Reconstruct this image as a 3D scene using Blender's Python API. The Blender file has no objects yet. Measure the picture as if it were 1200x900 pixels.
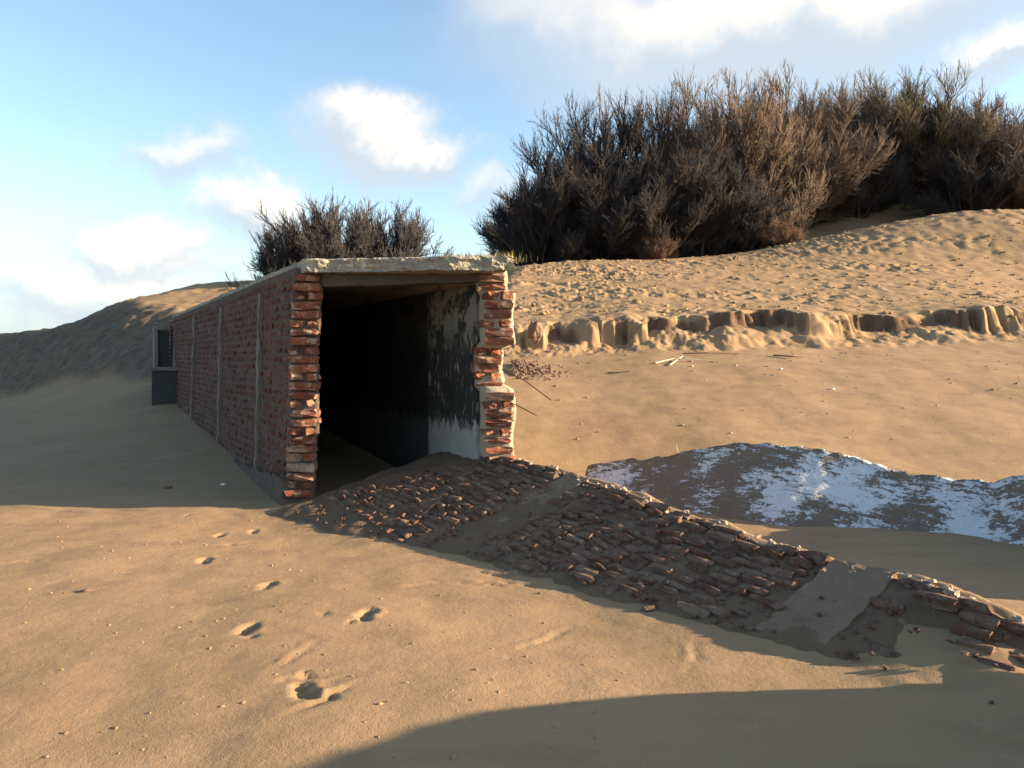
import bpy, bmesh, math, random
import numpy as np
from mathutils import Vector, Matrix, Euler, noise as mnoise

scene = bpy.context.scene
col = scene.collection
R = math.radians
random.seed(7)

# ------------------------------------------------------------------ camera
F = 906.0            # focal length in photograph pixels (1200 wide)
EYE = 1.5
PITCH = R(-2.02)
cam_d = bpy.data.cameras.new('camera')
cam = bpy.data.objects.new('camera', cam_d)
col.objects.link(cam)
cam_d.sensor_width = 36.0
cam_d.lens = F / 1200 * 36.0
cam_d.clip_end = 3000
cam.location = (0, 0, EYE)
cam.rotation_euler = (R(90) + PITCH, 0, 0)
scene.camera = cam

def pix_dir(px, py):
    x = (px - 600) / F
    z = (450 - py) / F
    c, s = math.cos(PITCH), math.sin(PITCH)
    return Vector((x, c - z * s, s + z * c))

def on_plane(px, py, z=0.0):
    d = pix_dir(px, py)
    t = (z - EYE) / d.z
    return Vector((d.x * t, d.y * t, z))

# ------------------------------------------------------------------ sun and sky
SUN_EL = R(14.0)
SUN_AZ = R(92.6)      # clockwise from +Y
sun_dir = Vector((math.sin(SUN_AZ) * math.cos(SUN_EL), math.cos(SUN_AZ) * math.cos(SUN_EL), math.sin(SUN_EL)))
sd = bpy.data.lights.new('sun', 'SUN')
sd.energy = 5.0
sd.angle = R(0.53)
sd.color = (1.0, 0.76, 0.50)
so = bpy.data.objects.new('sun', sd)
col.objects.link(so)
so.rotation_euler = sun_dir.to_track_quat('Z', 'Y').to_euler()
so.location = (20, 0, 10)

scene.view_settings.view_transform = 'Standard'
scene.view_settings.look = 'None'
scene.view_settings.exposure = 2.0
scene.view_settings.gamma = 1.0
scene.render.engine = 'CYCLES'
scene.cycles.max_bounces = 4
scene.cycles.diffuse_bounces = 3

class NT:
    """small node-tree helper"""
    def __init__(s, tree):
        s.t = tree; s.n = tree.nodes; s.l = tree.links
    def node(s, kind, **kw):
        n = s.n.new(kind)
        for k, v in kw.items():
            setattr(n, k, v)
        return n
    def put(s, sock, v):
        if v is None: return
        if isinstance(v, bpy.types.NodeSocket): s.l.new(v, sock)
        else:
            if isinstance(v, (tuple, list)) and len(v) == 3 and sock.type == 'RGBA': v = (*v, 1)
            sock.default_value = v
    def math(s, op, a, b=None, c=None, clamp=False):
        n = s.node('ShaderNodeMath', operation=op, use_clamp=clamp)
        for i, v in enumerate((a, b, c)): s.put(n.inputs[i], v)
        return n.outputs[0]
    def vmath(s, op, a, b=None):
        n = s.node('ShaderNodeVectorMath', operation=op)
        s.put(n.inputs[0], a); s.put(n.inputs[1], b)
        return n.outputs['Value'] if op in ('LENGTH', 'DOT_PRODUCT', 'DISTANCE') else n.outputs[0]
    def noise(s, vec, scale, detail=4, rough=0.55, dist=0.0, out='Fac'):
        n = s.node('ShaderNodeTexNoise')
        s.put(n.inputs['Vector'], vec); n.inputs['Scale'].default_value = scale
        n.inputs['Detail'].default_value = detail; n.inputs['Roughness'].default_value = rough
        n.inputs['Distortion'].default_value = dist
        return n.outputs[out]
    def voro(s, vec, scale, feature='F1', out='Distance'):
        n = s.node('ShaderNodeTexVoronoi', feature=feature)
        s.put(n.inputs['Vector'], vec); n.inputs['Scale'].default_value = scale
        return n.outputs[out]
    def ss(s, v, a, b, lo=0.0, hi=1.0):
        n = s.node('ShaderNodeMapRange', interpolation_type='SMOOTHSTEP')
        s.put(n.inputs[0], v)
        for i, q in enumerate((a, b, lo, hi)): n.inputs[i + 1].default_value = q
        return n.outputs[0]
    def mix(s, f, a, b):
        n = s.node('ShaderNodeMix', data_type='RGBA')
        s.put(n.inputs[0], f); s.put(n.inputs[6], a); s.put(n.inputs[7], b)
        return n.outputs[2]
    def ramp(s, f, stops):
        n = s.node('ShaderNodeValToRGB')
        e = n.color_ramp.elements
        while len(e) < len(stops): e.new(0.5)
        for el, (p, c) in zip(e, stops):
            el.position = p; el.color = (*c, 1)
        s.put(n.inputs[0], f)
        return n.outputs[0]
    def scale(s, vec, x, y, z):
        n = s.node('ShaderNodeVectorMath', operation='MULTIPLY')
        s.put(n.inputs[0], vec); n.inputs[1].default_value = (x, y, z)
        return n.outputs[0]

world = bpy.data.worlds.new('World')
scene.world = world
world.use_nodes = True
w = NT(world.node_tree)
w.n.clear()
sky = w.node('ShaderNodeTexSky', sky_type='NISHITA')
sky.sun_disc = False
sky.sun_elevation = SUN_EL
sky.sun_rotation = SUN_AZ
sky.altitude = 10
sky.air_density = 1.0
sky.dust_density = 1.0
sky.ozone_density = 0.6
tc = w.node('ShaderNodeTexCoord')
D = tc.outputs['Generated']
wn = w.noise(D, 7.0, 5, 0.6, out='Color')
wob = w.vmath('SUBTRACT', wn, (0.5, 0.5, 0.5))
Dw = w.vmath('ADD', D, w.scale(wob, 0.17, 0.17, 0.15))
blobs = [ # px, py, half width, half height, strength
    (437, 170, 95, 58, 1.0), (505, 185, 60, 34, 0.85), (215, 176, 72, 36, 0.7),
    (172, 298, 66, 54, 1.0), (300, 250, 78, 46, 0.95), (110, 345, 160, 40, 0.7),
    (575, 240, 70, 40, 0.6), (235, 325, 120, 34, 0.5),
    (900, 30, 350, 92, 0.95), (690, 25, 190, 62, 0.7), (1180, 74, 60, 30, 0.95)]
dens = None; lift = None
for (px, py, hw, hh, st) in blobs:
    c = pix_dir(px, py).normalized()
    q = w.node('ShaderNodeVectorMath', operation='MULTIPLY_ADD')   # (Dw - c) * scale
    k = Vector((F / hw, 1.2, F / hh))
    w.put(q.inputs[0], Dw); q.inputs[1].default_value = k; q.inputs[2].default_value = (-c.x * k.x, -c.y * k.y, -c.z * k.z)
    m = w.ss(w.vmath('LENGTH', q.outputs[0]), 1.35, 0.2, 0.0, st)
    dens = m if dens is None else w.math('MAXIMUM', dens, m)
    sep = w.node('ShaderNodeSeparateXYZ'); w.put(sep.inputs[0], q.outputs[0])
    up = w.math('MULTIPLY', m, w.ss(sep.outputs[2], -0.5, 0.5))
    lift = up if lift is None else w.math('MAXIMUM', lift, up)
# the rest of the sky carries the same broken cloud
sepd = w.node('ShaderNodeSeparateXYZ'); w.put(sepd.inputs[0], D)
gen = w.noise(w.scale(D, 1, 1, 2.2), 2.6, 4, 0.6)
genm = w.math('MULTIPLY', w.ss(gen, 0.56, 0.74, 0, 0.8), w.ss(sepd.outputs[1], 0.55, 0.2))
d2 = w.ss(w.math('MAXIMUM', dens, genm), 0.0, 0.95)
lit = w.math('MAXIMUM', lift, w.math('MULTIPLY', genm, 0.7))
cloud = w.mix(w.ss(lit, 0.12, 0.8), (2.2, 2.5, 2.78), (4.0, 3.65, 3.25))
mulc = w.node('ShaderNodeMix', data_type='RGBA', blend_type='MULTIPLY')
mulc.inputs[0].default_value = 1.0
w.put(mulc.inputs[6], sky.outputs[0]); w.put(mulc.inputs[7], (0.93, 1.01, 1.08))
haze_c = w.mix(w.ss(sepd.outputs[2], 0.16, 0.0, 0, 0.75), mulc.outputs[2], (1.95, 2.5, 2.95))
full = w.mix(w.math('MULTIPLY', d2, 0.92), haze_c, cloud)
bg = w.node('ShaderNodeBackground')
bg.inputs['Strength'].default_value = 0.078
w.put(bg.inputs['Color'], full)
wo = w.node('ShaderNodeOutputWorld')
w.l.new(bg.outputs[0], wo.inputs[0])

# ------------------------------------------------------------------ numpy noise
def _perm(seed):
    r = np.random.RandomState(seed)
    p = r.permutation(256)
    return np.concatenate([p, p]), r.rand(256) * 2 * np.pi
_pc = {}
def pn(x, y, seed=0):
    """2-D gradient noise, about -0.7..0.7"""
    if seed not in _pc: _pc[seed] = _perm(seed)
    p, ang = _pc[seed]
    xi = np.floor(x).astype(np.int64); yi = np.floor(y).astype(np.int64)
    xf = x - xi; yf = y - yi
    u = xf * xf * xf * (xf * (xf * 6 - 15) + 10); v = yf * yf * yf * (yf * (yf * 6 - 15) + 10)
    def g(i, j, dx, dy):
        a = ang[p[p[i & 255] + (j & 255)]]
        return np.cos(a) * dx + np.sin(a) * dy
    n00 = g(xi, yi, xf, yf); n10 = g(xi + 1, yi, xf - 1, yf)
    n01 = g(xi, yi + 1, xf, yf - 1); n11 = g(xi + 1, yi + 1, xf - 1, yf - 1)
    return (n00 * (1 - u) + n10 * u) * (1 - v) + (n01 * (1 - u) + n11 * u) * v
def fbm(x, y, seed=0, octv=4, gain=0.5):
    s = 0; a = 1.0; f = 1.0
    for k in range(octv):
        s = s + a * pn(x * f + 13.7 * k, y * f - 7.1 * k, seed + k); a *= gain; f *= 2.03
    return s
def sm(a, b, x):
    t = np.clip((np.asarray(x, float) - a) / (b - a), 0, 1)
    return t * t * (3 - 2 * t)
def softplus(x, k=0.5):
    return k * np.logaddexp(0, np.asarray(x, float) / k)

# ------------------------------------------------------------------ layout of the ruin
P0 = np.array([-2.11, 7.55])                 # outer front corner of the tunnel's near wall
TA = np.array([-0.49, 0.872]); TA /= np.hypot(*TA)   # tunnel axis
TP = np.array([TA[1], -TA[0]])               # across the tunnel
TW = 1.84                                    # outer width
TT = 0.26                                    # wall thickness
TL = 11.7                                    # length
ROOF = 2.31                                  # underside of the roof slab
SKEW = -TP[1] / TA[1]                        # du per dv of the broken front
# fallen brick wall: ridge line and toe
FA = np.array([-0.05, 7.42]); FR = np.array([0.557, -0.83]); FR /= np.hypot(*FR)
FN = np.array([FR[1], -FR[0]])               # towards the toe
f_s = np.array([-1.6, 0, 0.9, 1.5, 2.3, 3.0, 3.6, 4.1, 4.45, 4.75, 5.6])
f_z = np.array([0.52, 0.53, 0.50, 0.46, 0.38, 0.31, 0.29, 0.30, 0.23, 0.05, 0.02])
f_t = np.array([2.0, 1.72, 1.32, 1.20, 1.05, 0.90, 0.76, 0.70, 0.68, 0.62, 0.55])
def fallen_z(s, t):
    zr = np.interp(s, f_s, f_z); tt = np.interp(s, f_s, f_t)
    return zr + (0.03 - zr) * t / tt
# white slab: ridge poly line
w_x = np.array([0.80, 1.45, 2.10, 2.55, 3.00, 3.45, 3.95, 4.65, 5.10])
w_y = np.array([8.10, 7.75, 7.38, 7.12, 6.92, 6.62, 6.30, 5.30, 4.45])
w_z = np.array([0.35, 0.50, 0.66, 0.70, 0.62, 0.50, 0.47, 0.95, 0.70])  # last points, out of view, raised to shade the sand between the slabs

# ------------------------------------------------------------------ terrain
foot = [(220, 605, .5), (258, 625, .8), (297, 621, .8), (240, 656, 1), (313, 687, 1), (430, 722, 1.1), (290, 741, 1.15), (355, 811, 1.15), (332, 631, .4), (361, 676, .35), (380, 722, .45), (270, 637, .5), (358, 794, .6), (388, 815, .65), (340, 704, .3), (412, 731, .5)]
def bank_dist(X, Y):
    return (X + 9.5) * 0.64 + (Y - 20.0) * 0.77
def scarp_lines(X, Y):
    Y0 = 14.7 + 0.09 * X + 0.55 * pn(X * 0.33, X * 0 + 3.3, 31) + 0.10 * fbm(X * 2.4, Y * 2.4, 34, 3)
    h1 = sm(0.0, 0.08, pn(X * 0.75, X * 0 + 1.3, 32)); h2 = sm(0.08, 0.15, pn(X * 1.55, X * 0 + 9.3, 33))
    h3 = sm(0.05, 0.14, pn(X * 3.1 + 5, X * 0 + 4.1, 46))
    Ys = Y0 + 0.34 * h1 + 0.22 * h2 + 0.12 * h3 + 0.07 * fbm(X * 5, Y * 5, 44, 3)
    return Y0, Ys, np.maximum(np.maximum(h1, h2), 0.8 * h3)
def height(X, Y):
    X = np.asarray(X, float); Y = np.asarray(Y, float)
    dx, dy = X - P0[0], Y - P0[1]
    U = dx * TA[0] + dy * TA[1]; V = dx * TP[0] + dy * TP[1]
    Y0, Ys, _h = scarp_lines(X, Y)
    ramp = 0.205 * softplus(np.minimum(Y, Y0 + 0.6) - 7.0, 0.5) + 0.07 * sm(1.0, 3.0, X)
    wr = sm(TW - 0.45, TW + 0.25, V)
    wr = wr * (1 + (sm(-9, -2, X) - 1) * sm(14, 17, Y))
    wr = wr * (1 + (sm(-1.2, 0.5, X) - 1) * sm(8.0, 6.5, Y))
    left = 0.05 * np.clip(U, 0, 12) * sm(-3.5, 0, V) * sm(-1, 2, U) + 0.40 * sm(15, 24, Y) * sm(-20, -8, X)
    z = ramp * wr + left * (1 - wr)
    # dune step
    bd = bank_dist(X, Y) + 0.5 * fbm(X * 0.35, Y * 0.35, 40, 3)
    a = Y - Ys
    a0 = Y - (14.95 + 0.09 * X + 0.55 * pn(X * 0.33, X * 0 + 3.3, 31))
    S = np.minimum(a0, bd)
    # eroded scarp: upright face with talus at its foot
    vary = np.clip(0.92 + 0.9 * pn(X * 0.55, X * 0 + 0.7, 35) + 0.25 * pn(X * 2.1, Y * 1.5, 45), 0.4, 1.3)
    crest_w = 0.17 + 0.9 * np.clip(pn(X * 0.8, X * 0 + 4.4, 36) + 0.0, 0, 1) + 0.25 * sm(0.8, -0.3, X)
    fu = np.clip(0.60 + 0.55 * pn(X * 0.9, X * 0 + 5.5, 48), 0.3, 0.85)
    face = sm(0.0, 1, (a + 0.02 + 0.10 * fbm(X * 3, Y * 9, 49, 2)) / crest_w) * fu + (1 - fu) * sm(-0.45, 0.35, Y - Y0 + 0.30 * fbm(X * 1.6, Y * 1.6, 38, 3))
    hs_r = 0.37 * (0.95 + (vary - 0.95) * np.exp(-np.clip(a0, 0, 50) / 0.9)) * sm(17, 10.5, X) + 0.12
    bank = 1 - (1 - np.clip((bd + 0.1) / 3.0, 0, 1)) ** 1.7
    wl = sm(-3.0, -6.0, X)
    step = hs_r * face * (1 - wl) * sm(-0.3, 1.0, bd) + (2.6 - 1.35 * sm(-18, -11, X)) * bank * wl * sm(-1.0, 0.8, a)
    g = np.interp(X, [-30, -20, -13, -8, 0, 8, 20], [-0.03, -0.02, 0.02, 0.03, 0.225, 0.225, 0.24])
    So = softplus(S - 0.5, 0.6)
    cap = 12.5
    So = cap - softplus(cap - So, 0.8)
    z = z + step + g * So
    z = z + 0.24 * (softplus(Y - 21.5, 0.8) - softplus(Y - 31, 0.8)) * sm(-17, -11.5, X) * sm(-1, -6, X)
    # mounds of the dune
    z = z + 2.0 * np.exp(-(((X - 18.0) / 6.6) ** 2 + ((Y - 29.5) / 3.6) ** 2))
    z = z + 5.2 * np.exp(-(((X - 17) / 12.0) ** 2 + ((Y - 40) / 5.5) ** 2)) * sm(30, 34, Y)
    z = z - 2.5 * sm(46, 70, Y)
    # relief
    z = z + 0.035 * fbm(X * 0.55, Y * 0.55, 1, 3) * sm(60, 25, Y)
    z = z + 0.0055 * fbm(X * 3.1, Y * 4.3, 5, 3)
    rough = sm(0.1, 1.4, S)
    z = z + 0.06 * fbm(X * 4.5, Y * 4.5, 77, 4, 0.6) * np.exp(-((Y - Y0 - 0.1) / 0.45) ** 2) * (1 - wl) + 0.22 * fbm(X * 1.0, Y * 1.0, 78, 4, 0.6) * sm(-0.3, 0.6, bd) * sm(3.4, 1.6, bd) * wl
    big = sm(-0.10, 0.35, fbm(X * 0.22, Y * 0.5, 61, 3))
    lum = fbm(X * 2.3, Y * 4.2, 8, 4, 0.6)
    bulge = np.exp(-(((X - 17) / 6) ** 2 + ((Y - 29) / 4) ** 2))
    z = z + rough * (0.024 + 0.065 * big + 0.03 * bulge) * np.where(lum > 0, lum * 1.2, lum * 0.8) * sm(60, 34, Y)
    # flat beach right of the ruin: faint wind streaks
    z = z + 0.010 * fbm(X * 0.9, Y * 3.2, 71, 3) * sm(8, 10, Y) * wr * (1 - rough)
    # drift under the fallen wall
    rx, ry = X - FA[0], Y - FA[1]
    s = rx * FR[0] + ry * FR[1]; t = rx * FN[0] + ry * FN[1]
    fz = fallen_z(s, t)
    inside = sm(-0.36, -0.10, t) * sm(-2.2, -1.0, s) * sm(6.4, 5.4, s)
    drift = (fz - 0.052 + 0.04 * sm(3.9, 4.6, s) * sm(0.1, 0.3, t) + 0.05 * fbm(X * 2.2, Y * 2.2, 17, 3)) * inside
    tt = np.interp(s, f_s, f_t)
    drift = np.where(t > tt + 0.25, -1, drift)
    zz = np.maximum(z, drift)
    k = 0.03
    z = np.where((t > -0.4) & (t < tt + 0.4) & (s > -2.4) & (s < 6.6), k * np.logaddexp(z / k, np.clip(drift, -1, 1) / k) - 0.0, zz)
    # footprints and scuffs in the near sand
    for i, (px, py, sc) in enumerate(foot):
        c = on_plane(px, py)
        rr = random.Random(i * 3 + 1); ang = rr.uniform(-0.5, 0.5)
        m = (abs(X - c.x) < 0.5) & (abs(Y - c.y) < 0.5)
        if not m.any(): continue
        xx = X[m] - c.x; yy = Y[m] - c.y
        xr = xx * math.cos(ang) + yy * math.sin(ang); yr = -xx * math.sin(ang) + yy * math.cos(ang)
        wob_ = 0.8 * fbm(X[m] * 13, Y[m] * 13, 90 + i, 3)
        q = np.sqrt((xr / (0.040 * sc)) ** 2 + (yr / (0.062 * sc)) ** 2) + wob_
        q2 = np.sqrt(((xr - 0.03) / (0.03 * sc)) ** 2 + ((yr + 0.08 * sc) / (0.03 * sc)) ** 2) + wob_
        z[m] = z[m] - 0.027 * sc * np.exp(-q ** 4) + 0.016 * sc * np.exp(-((q - 1.4) / 0.35) ** 2) * (0.0 + 1.3 * np.clip(fbm(X[m] * 16, Y[m] * 16, 55 + i, 2) + .15 + 3 * xx, 0, 1)) - 0.02 * sc * np.exp(-q2 ** 4)
    for i, (px, py, le, an, dp) in enumerate([(350, 770, .16, 1.3, .014), (352, 797, .12, .2, .014), (380, 822, .2, 1.0, .014), (375, 800, .1, .3, .012), (600, 676, .3, -.35, .022), (552, 684, .25, -.2, .02), (640, 690, .35, -.5, .016), (40, 657, .25, .05, .014), (262, 636, .3, .02, .012), (560, 655, .2, .4, .012), (930, 772, .25, -.6, .015), (105, 692, .08, .3, .012), (480, 688, .14, .1, .012), (430, 625, .2, .1, .012), (640, 745, .2, .8, .010), (810, 770, .2, 1.2, .010)]):
        c = on_plane(px, py)
        m = (abs(X - c.x) < 0.6) & (abs(Y - c.y) < 0.6)
        if not m.any(): continue
        xx = X[m] - c.x; yy = Y[m] - c.y
        xr = xx * math.cos(an) + yy * math.sin(an); yr = -xx * math.sin(an) + yy * math.cos(an) + 0.05 * pn(X[m] * 6, Y[m] * 6, 200 + i)
        br = np.clip(0.5 + 1.3 * pn(X[m] * 13, Y[m] * 13, 300 + i), 0, 1)
        z[m] = z[m] + dp * np.exp(-(np.abs(xr) / le) ** 4) * br * (np.exp(-((yr - .03) / .02) ** 2) - 1.1 * np.exp(-(yr / .022) ** 2))
    return z
def hz(x, y):
    return float(height(np.array([x]), np.array([y]))[0])

def spacing(pieces, far_lo, far_hi):
    """grid lines: list of (start, end, step), then growing steps out to the horizon"""
    out = []
    for a, b, st in pieces:
        n = max(1, int(round((b - a) / st)))
        out += list(np.linspace(a, b, n, endpoint=False))
    out.append(pieces[-1][1])
    st = pieces[-1][2]; x = out[-1]
    while x < far_hi:
        st *= 1.35; x += st; out.append(x)
    st = pieces[0][2]; x = out[0]; lo = []
    while x > far_lo:
        st *= 1.35; x -= st; lo.append(x)
    return np.array(lo[::-1] + out)
gx = spacing([(-22, -5.6, 0.11), (-5.6, 4.2, 0.025), (4.2, 12.5, 0.045), (12.5, 26, 0.11)], -900, 900)
gy = spacing([(2.2, 8.6, 0.024), (8.6, 14.0, 0.055), (14.0, 17.0, 0.028), (17.0, 34, 0.1), (34, 46, 0.3)], -900, 1200)

def fast_mesh(name, verts, faces, smooth=True):
    """verts (n,3) and faces (m,4) or (m,3) as arrays"""
    me = bpy.data.meshes.new(name)
    verts = np.asarray(verts, np.float32); faces = np.asarray(faces, np.int32)
    n, k = faces.shape
    me.vertices.add(len(verts)); me.vertices.foreach_set('co', verts.ravel())
    me.loops.add(n * k); me.loops.foreach_set('vertex_index', faces.ravel())
    me.polygons.add(n); me.polygons.foreach_set('loop_start', np.arange(0, n * k, k, dtype=np.int32))
    me.polygons.foreach_set('use_smooth', np.full(n, smooth))
    me.update(calc_edges=True)
    return me
def grid_faces(nr, nc, wrap=False):
    i = np.arange(nr - 1)[:, None]; j = np.arange(nc if wrap else nc - 1)[None, :]
    j2 = (j + 1) % nc
    return np.stack([i * nc + j, i * nc + j2, (i + 1) * nc + j2, (i + 1) * nc + j], -1).reshape(-1, 4)
def link(name, me, mat=None, parent=None, loc=None, rot=None, sc=None):
    o = bpy.data.objects.new(name, me)
    col.objects.link(o)
    if mat is not None and not me.materials: me.materials.append(mat)
    if parent: o.parent = parent
    if loc is not None: o.location = loc
    if rot is not None: o.rotation_euler = rot
    if sc is not None: o.scale = sc
    return o
def tag(o, label=None, cat=None, group=None, kind=None):
    if label: o['label'] = label
    if cat: o['category'] = cat
    if group: o['group'] = group
    if kind: o['kind'] = kind
    return o
def empty(name, loc, rz=0.0):
    o = bpy.data.objects.new(name, None); col.objects.link(o)
    o.location = loc; o.rotation_euler = (0, 0, rz); o.empty_display_size = 0.2
    return o

# ------------------------------------------------------------------ materials
def new_mat(name, rough=0.9, spec=0.2):
    m = bpy.data.materials.new(name); m.use_nodes = True
    t = NT(m.node_tree); b = t.n['Principled BSDF']
    b.inputs['Roughness'].default_value = rough
    b.inputs['Specular IOR Level'].default_value = spec
    return m, t, b
def bump(t, b, h, strength=0.3, dist=0.01):
    n = t.node('ShaderNodeBump'); n.inputs['Strength'].default_value = strength; n.inputs['Distance'].default_value = dist
    t.put(n.inputs['Height'], h); t.l.new(n.outputs[0], b.inputs['Normal'])
def pos(t):
    return t.node('ShaderNodeNewGeometry').outputs['Position']
def objco(t):
    return t.node('ShaderNodeTexCoord').outputs['Object']

def m_sand():
    m, t, b = new_mat('sand', 0.95, 0.1)
    p = pos(t)
    n1 = t.noise(p, 0.45, 2, 0.6); n2 = t.noise(t.scale(p, 1, 2.2, 1), 3.0, 3, 0.65); n3 = t.noise(p, 220, 1, 0.6); n4 = t.noise(t.scale(p, 1, 3, 1), 1.1, 3, 0.6)
    c = t.mix(t.ss(n1, 0.3, 0.7), (0.270, 0.184, 0.102), (0.308, 0.211, 0.119))
    c = t.mix(t.ss(n4, 0.45, 0.70, 0, 0.62), c, (0.235, 0.157, 0.094))
    c = t.mix(t.ss(n2, 0.52, 0.8, 0, 0.35), c, (0.34, 0.238, 0.138))
    c = t.mix(t.ss(n3, 0.35, 0.75, 0, 0.18), c, (0.12, 0.078, 0.046))
    sp = t.voro(p, 34)      # scattered shell grit
    c = t.mix(t.math('MULTIPLY', t.ss(sp, 0.10, 0.05), t.ss(n2, 0.5, 0.6)), c, (0.45, 0.38, 0.30))
    at_ = t.node('ShaderNodeAttribute', attribute_name='soil').outputs['Fac']
    c = t.mix(t.math('MULTIPLY', at_, t.ss(n2, 0.2, 0.7, 0.95, 0.55)), c, (0.066, 0.060, 0.054))
    dm = t.node('ShaderNodeAttribute', attribute_name='hollow_shade').outputs['Fac']
    c = t.mix(t.math('MULTIPLY', dm, 0.9), c, (0.105, 0.066, 0.042))  # undercut shadow of the scarp hollows painted into the sand colour
    t.put(b.inputs['Base Color'], c)
    h = t.math('ADD', t.math('MULTIPLY', t.noise(p, 30, 3, 0.75), 0.9), t.math('MULTIPLY', t.noise(p, 170, 1, 0.6), 0.5))
    h = t.math('ADD', h, t.math('MULTIPLY', t.noise(t.scale(p, 1, 1.8, 1), 7, 2, 0.6), 1.3))
    bump(t, b, h, 0.40, 0.011)
    return m
def brick_color(t, p, stops):
    oi = t.node('ShaderNodeObjectInfo').outputs['Random']
    ri = t.node('ShaderNodeNewGeometry').outputs['Random Per Island']
    r = t.math('FRACT', t.math('ADD', oi, ri))
    return t.ramp(r, stops), r
def m_brick(name, stops, dust, dustcol, dust_lo=0.5, dust_hi=0.72):
    m, t, b = new_mat(name, 0.92, 0.15)
    p = pos(t)
    c, r = brick_color(t, p, stops)
    c = t.mix(t.ss(t.noise(p, 26, 4, 0.7), 0.42, 0.72, 0, 0.6), c, (0.10, 0.045, 0.03))
    c = t.mix(t.ss(t.noise(p, 11, 5, 0.7), dust_lo, dust_hi, 0, dust), c, dustcol)
    c = t.mix(t.ss(t.noise(p, 90, 3, 0.6), 0.55, 0.75, 0, 0.5), c, (0.42, 0.33, 0.25))
    t.put(b.inputs['Base Color'], c)
    bump(t, b, t.math('ADD', t.noise(p, 45, 5, 0.7), t.math('MULTIPLY', t.noise(p, 140, 3, 0.6), 0.5)), 0.9, 0.02)
    return m
def m_mortar(name, a, bcol):
    m, t, b = new_mat(name, 0.95, 0.1)
    p = pos(t)
    c = t.mix(t.noise(p, 9, 5, 0.7), a, bcol)
    c = t.mix(t.ss(t.noise(p, 2.2, 4, 0.6), 0.5, 0.75, 0, 0.7), c, (0.17, 0.12, 0.09))
    t.put(b.inputs['Base Color'], c)
    bump(t, b, t.noise(p, 50, 5, 0.7), 0.9, 0.03)
    return m
def m_concrete(name, a, bcol, stain=(0.09, 0.08, 0.07), stain_amt=0.6, lichen=0.0):
    m, t, b = new_mat(name, 0.93, 0.15)
    p = pos(t)
    c = t.mix(t.noise(p, 4, 6, 0.65), a, bcol)
    c = t.mix(t.ss(t.noise(t.scale(p, 1, 1, 0.4), 5, 5, 0.7), 0.5, 0.72, 0, stain_amt), c, stain)
    if lichen:
        c = t.mix(t.ss(t.noise(p, 13, 4, 0.6), 0.52, 0.66, 0, lichen), c, (0.62, 0.52, 0.30))
        c = t.mix(t.ss(t.noise(p, 21, 4, 0.7), 0.58, 0.68, 0, lichen), c, (0.12, 0.12, 0.08))
    t.put(b.inputs['Base Color'], c)
    bump(t, b, t.math('ADD', t.noise(p, 24, 6, 0.7), t.math('MULTIPLY', t.voro(p, 60), 0.4)), 0.8, 0.02)
    return m
def m_interior():
    m, t, b = new_mat('mouldy_plaster', 0.95, 0.05)
    p = objco(t)
    sep = t.node('ShaderNodeSeparateXYZ'); t.put(sep.inputs[0], p)
    z = sep.outputs[2]
    streak = t.noise(t.scale(p, 1, 1, 0.28), 16, 6, 0.72)
    blot = t.noise(t.scale(p, 1, 1, 0.8), 3.2, 5, 0.7)
    line = t.math('ADD', z, t.math('MULTIPLY', t.math('SUBTRACT', streak, 0.5), 0.75))
    mould = t.ss(line, 0.76, 0.84)
    flakes = t.math('MULTIPLY', t.ss(streak, 0.54, 0.61), t.ss(blot, 0.40, 0.56))
    topf = t.math('MULTIPLY', t.ss(t.noise(p, 5, 5, 0.7), 0.42, 0.52), t.ss(z, 1.45, 1.9))
    pale = t.math('MAXIMUM', t.math('MULTIPLY', flakes, 0.75), t.math('MULTIPLY', topf, 0.6))
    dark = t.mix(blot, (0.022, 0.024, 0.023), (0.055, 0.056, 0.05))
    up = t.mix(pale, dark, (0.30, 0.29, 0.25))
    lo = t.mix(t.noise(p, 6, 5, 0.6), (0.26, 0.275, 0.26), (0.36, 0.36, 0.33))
    far_dark = t.ss(t.math('ADD', sep.outputs[1], t.math('MULTIPLY', t.math('SUBTRACT', blot, 0.5), 0.10)), 0.33, 0.42, 0, 0.86)  # plaster turns near black past a line along the tunnel
    t.put(b.inputs['Base Color'], t.mix(far_dark, t.mix(mould, lo, up), (0.018, 0.019, 0.019)))
    bump(t, b, t.math('ADD', streak, pale), 0.5, 0.012)
    return m
def m_whitewash():
    m, t, b = new_mat('flaking_whitewash', 0.85, 0.2)
    p = objco(t)
    q = t.scale(p, 1.0, 1.25, 1.0)
    n = t.noise(q, 1.5, 3, 0.6); cx = t.node('ShaderNodeCombineXYZ'); t.put(cx.inputs[0], t.math('MULTIPLY', t.vmath('DOT_PRODUCT', p, (0.83, -0.56, 0.0)), 0.55)); t.put(cx.inputs[1], t.math('MULTIPLY', t.vmath('DOT_PRODUCT', p, (-0.50, -0.70, -0.6)), 1.7))
    k = t.noise(cx.outputs[0], 12, 7, 0.8)
    f = t.math('ADD', t.math('MULTIPLY', n, 0.8), t.math('MULTIPLY', k, 0.75))
    f = t.math('ADD', f, t.math('MULTIPLY', t.math('SUBTRACT', t.noise(p, 42, 3, 0.7), 0.5), 0.30))
    f = t.ss(f, 0.758, 0.815)
    base = t.mix(t.noise(p, 7, 5, 0.7), (0.115, 0.09, 0.068), (0.20, 0.155, 0.112))
    white = t.mix(t.noise(p, 14, 4, 0.7), (0.42, 0.45, 0.47), (0.64, 0.66, 0.67))
    t.put(b.inputs['Base Color'], t.mix(f, base, white))
    bump(t, b, t.math('ADD', t.math('MULTIPLY', f, 0.5), t.noise(p, 30, 5, 0.7)), 0.8, 0.02)
    return m
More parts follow.
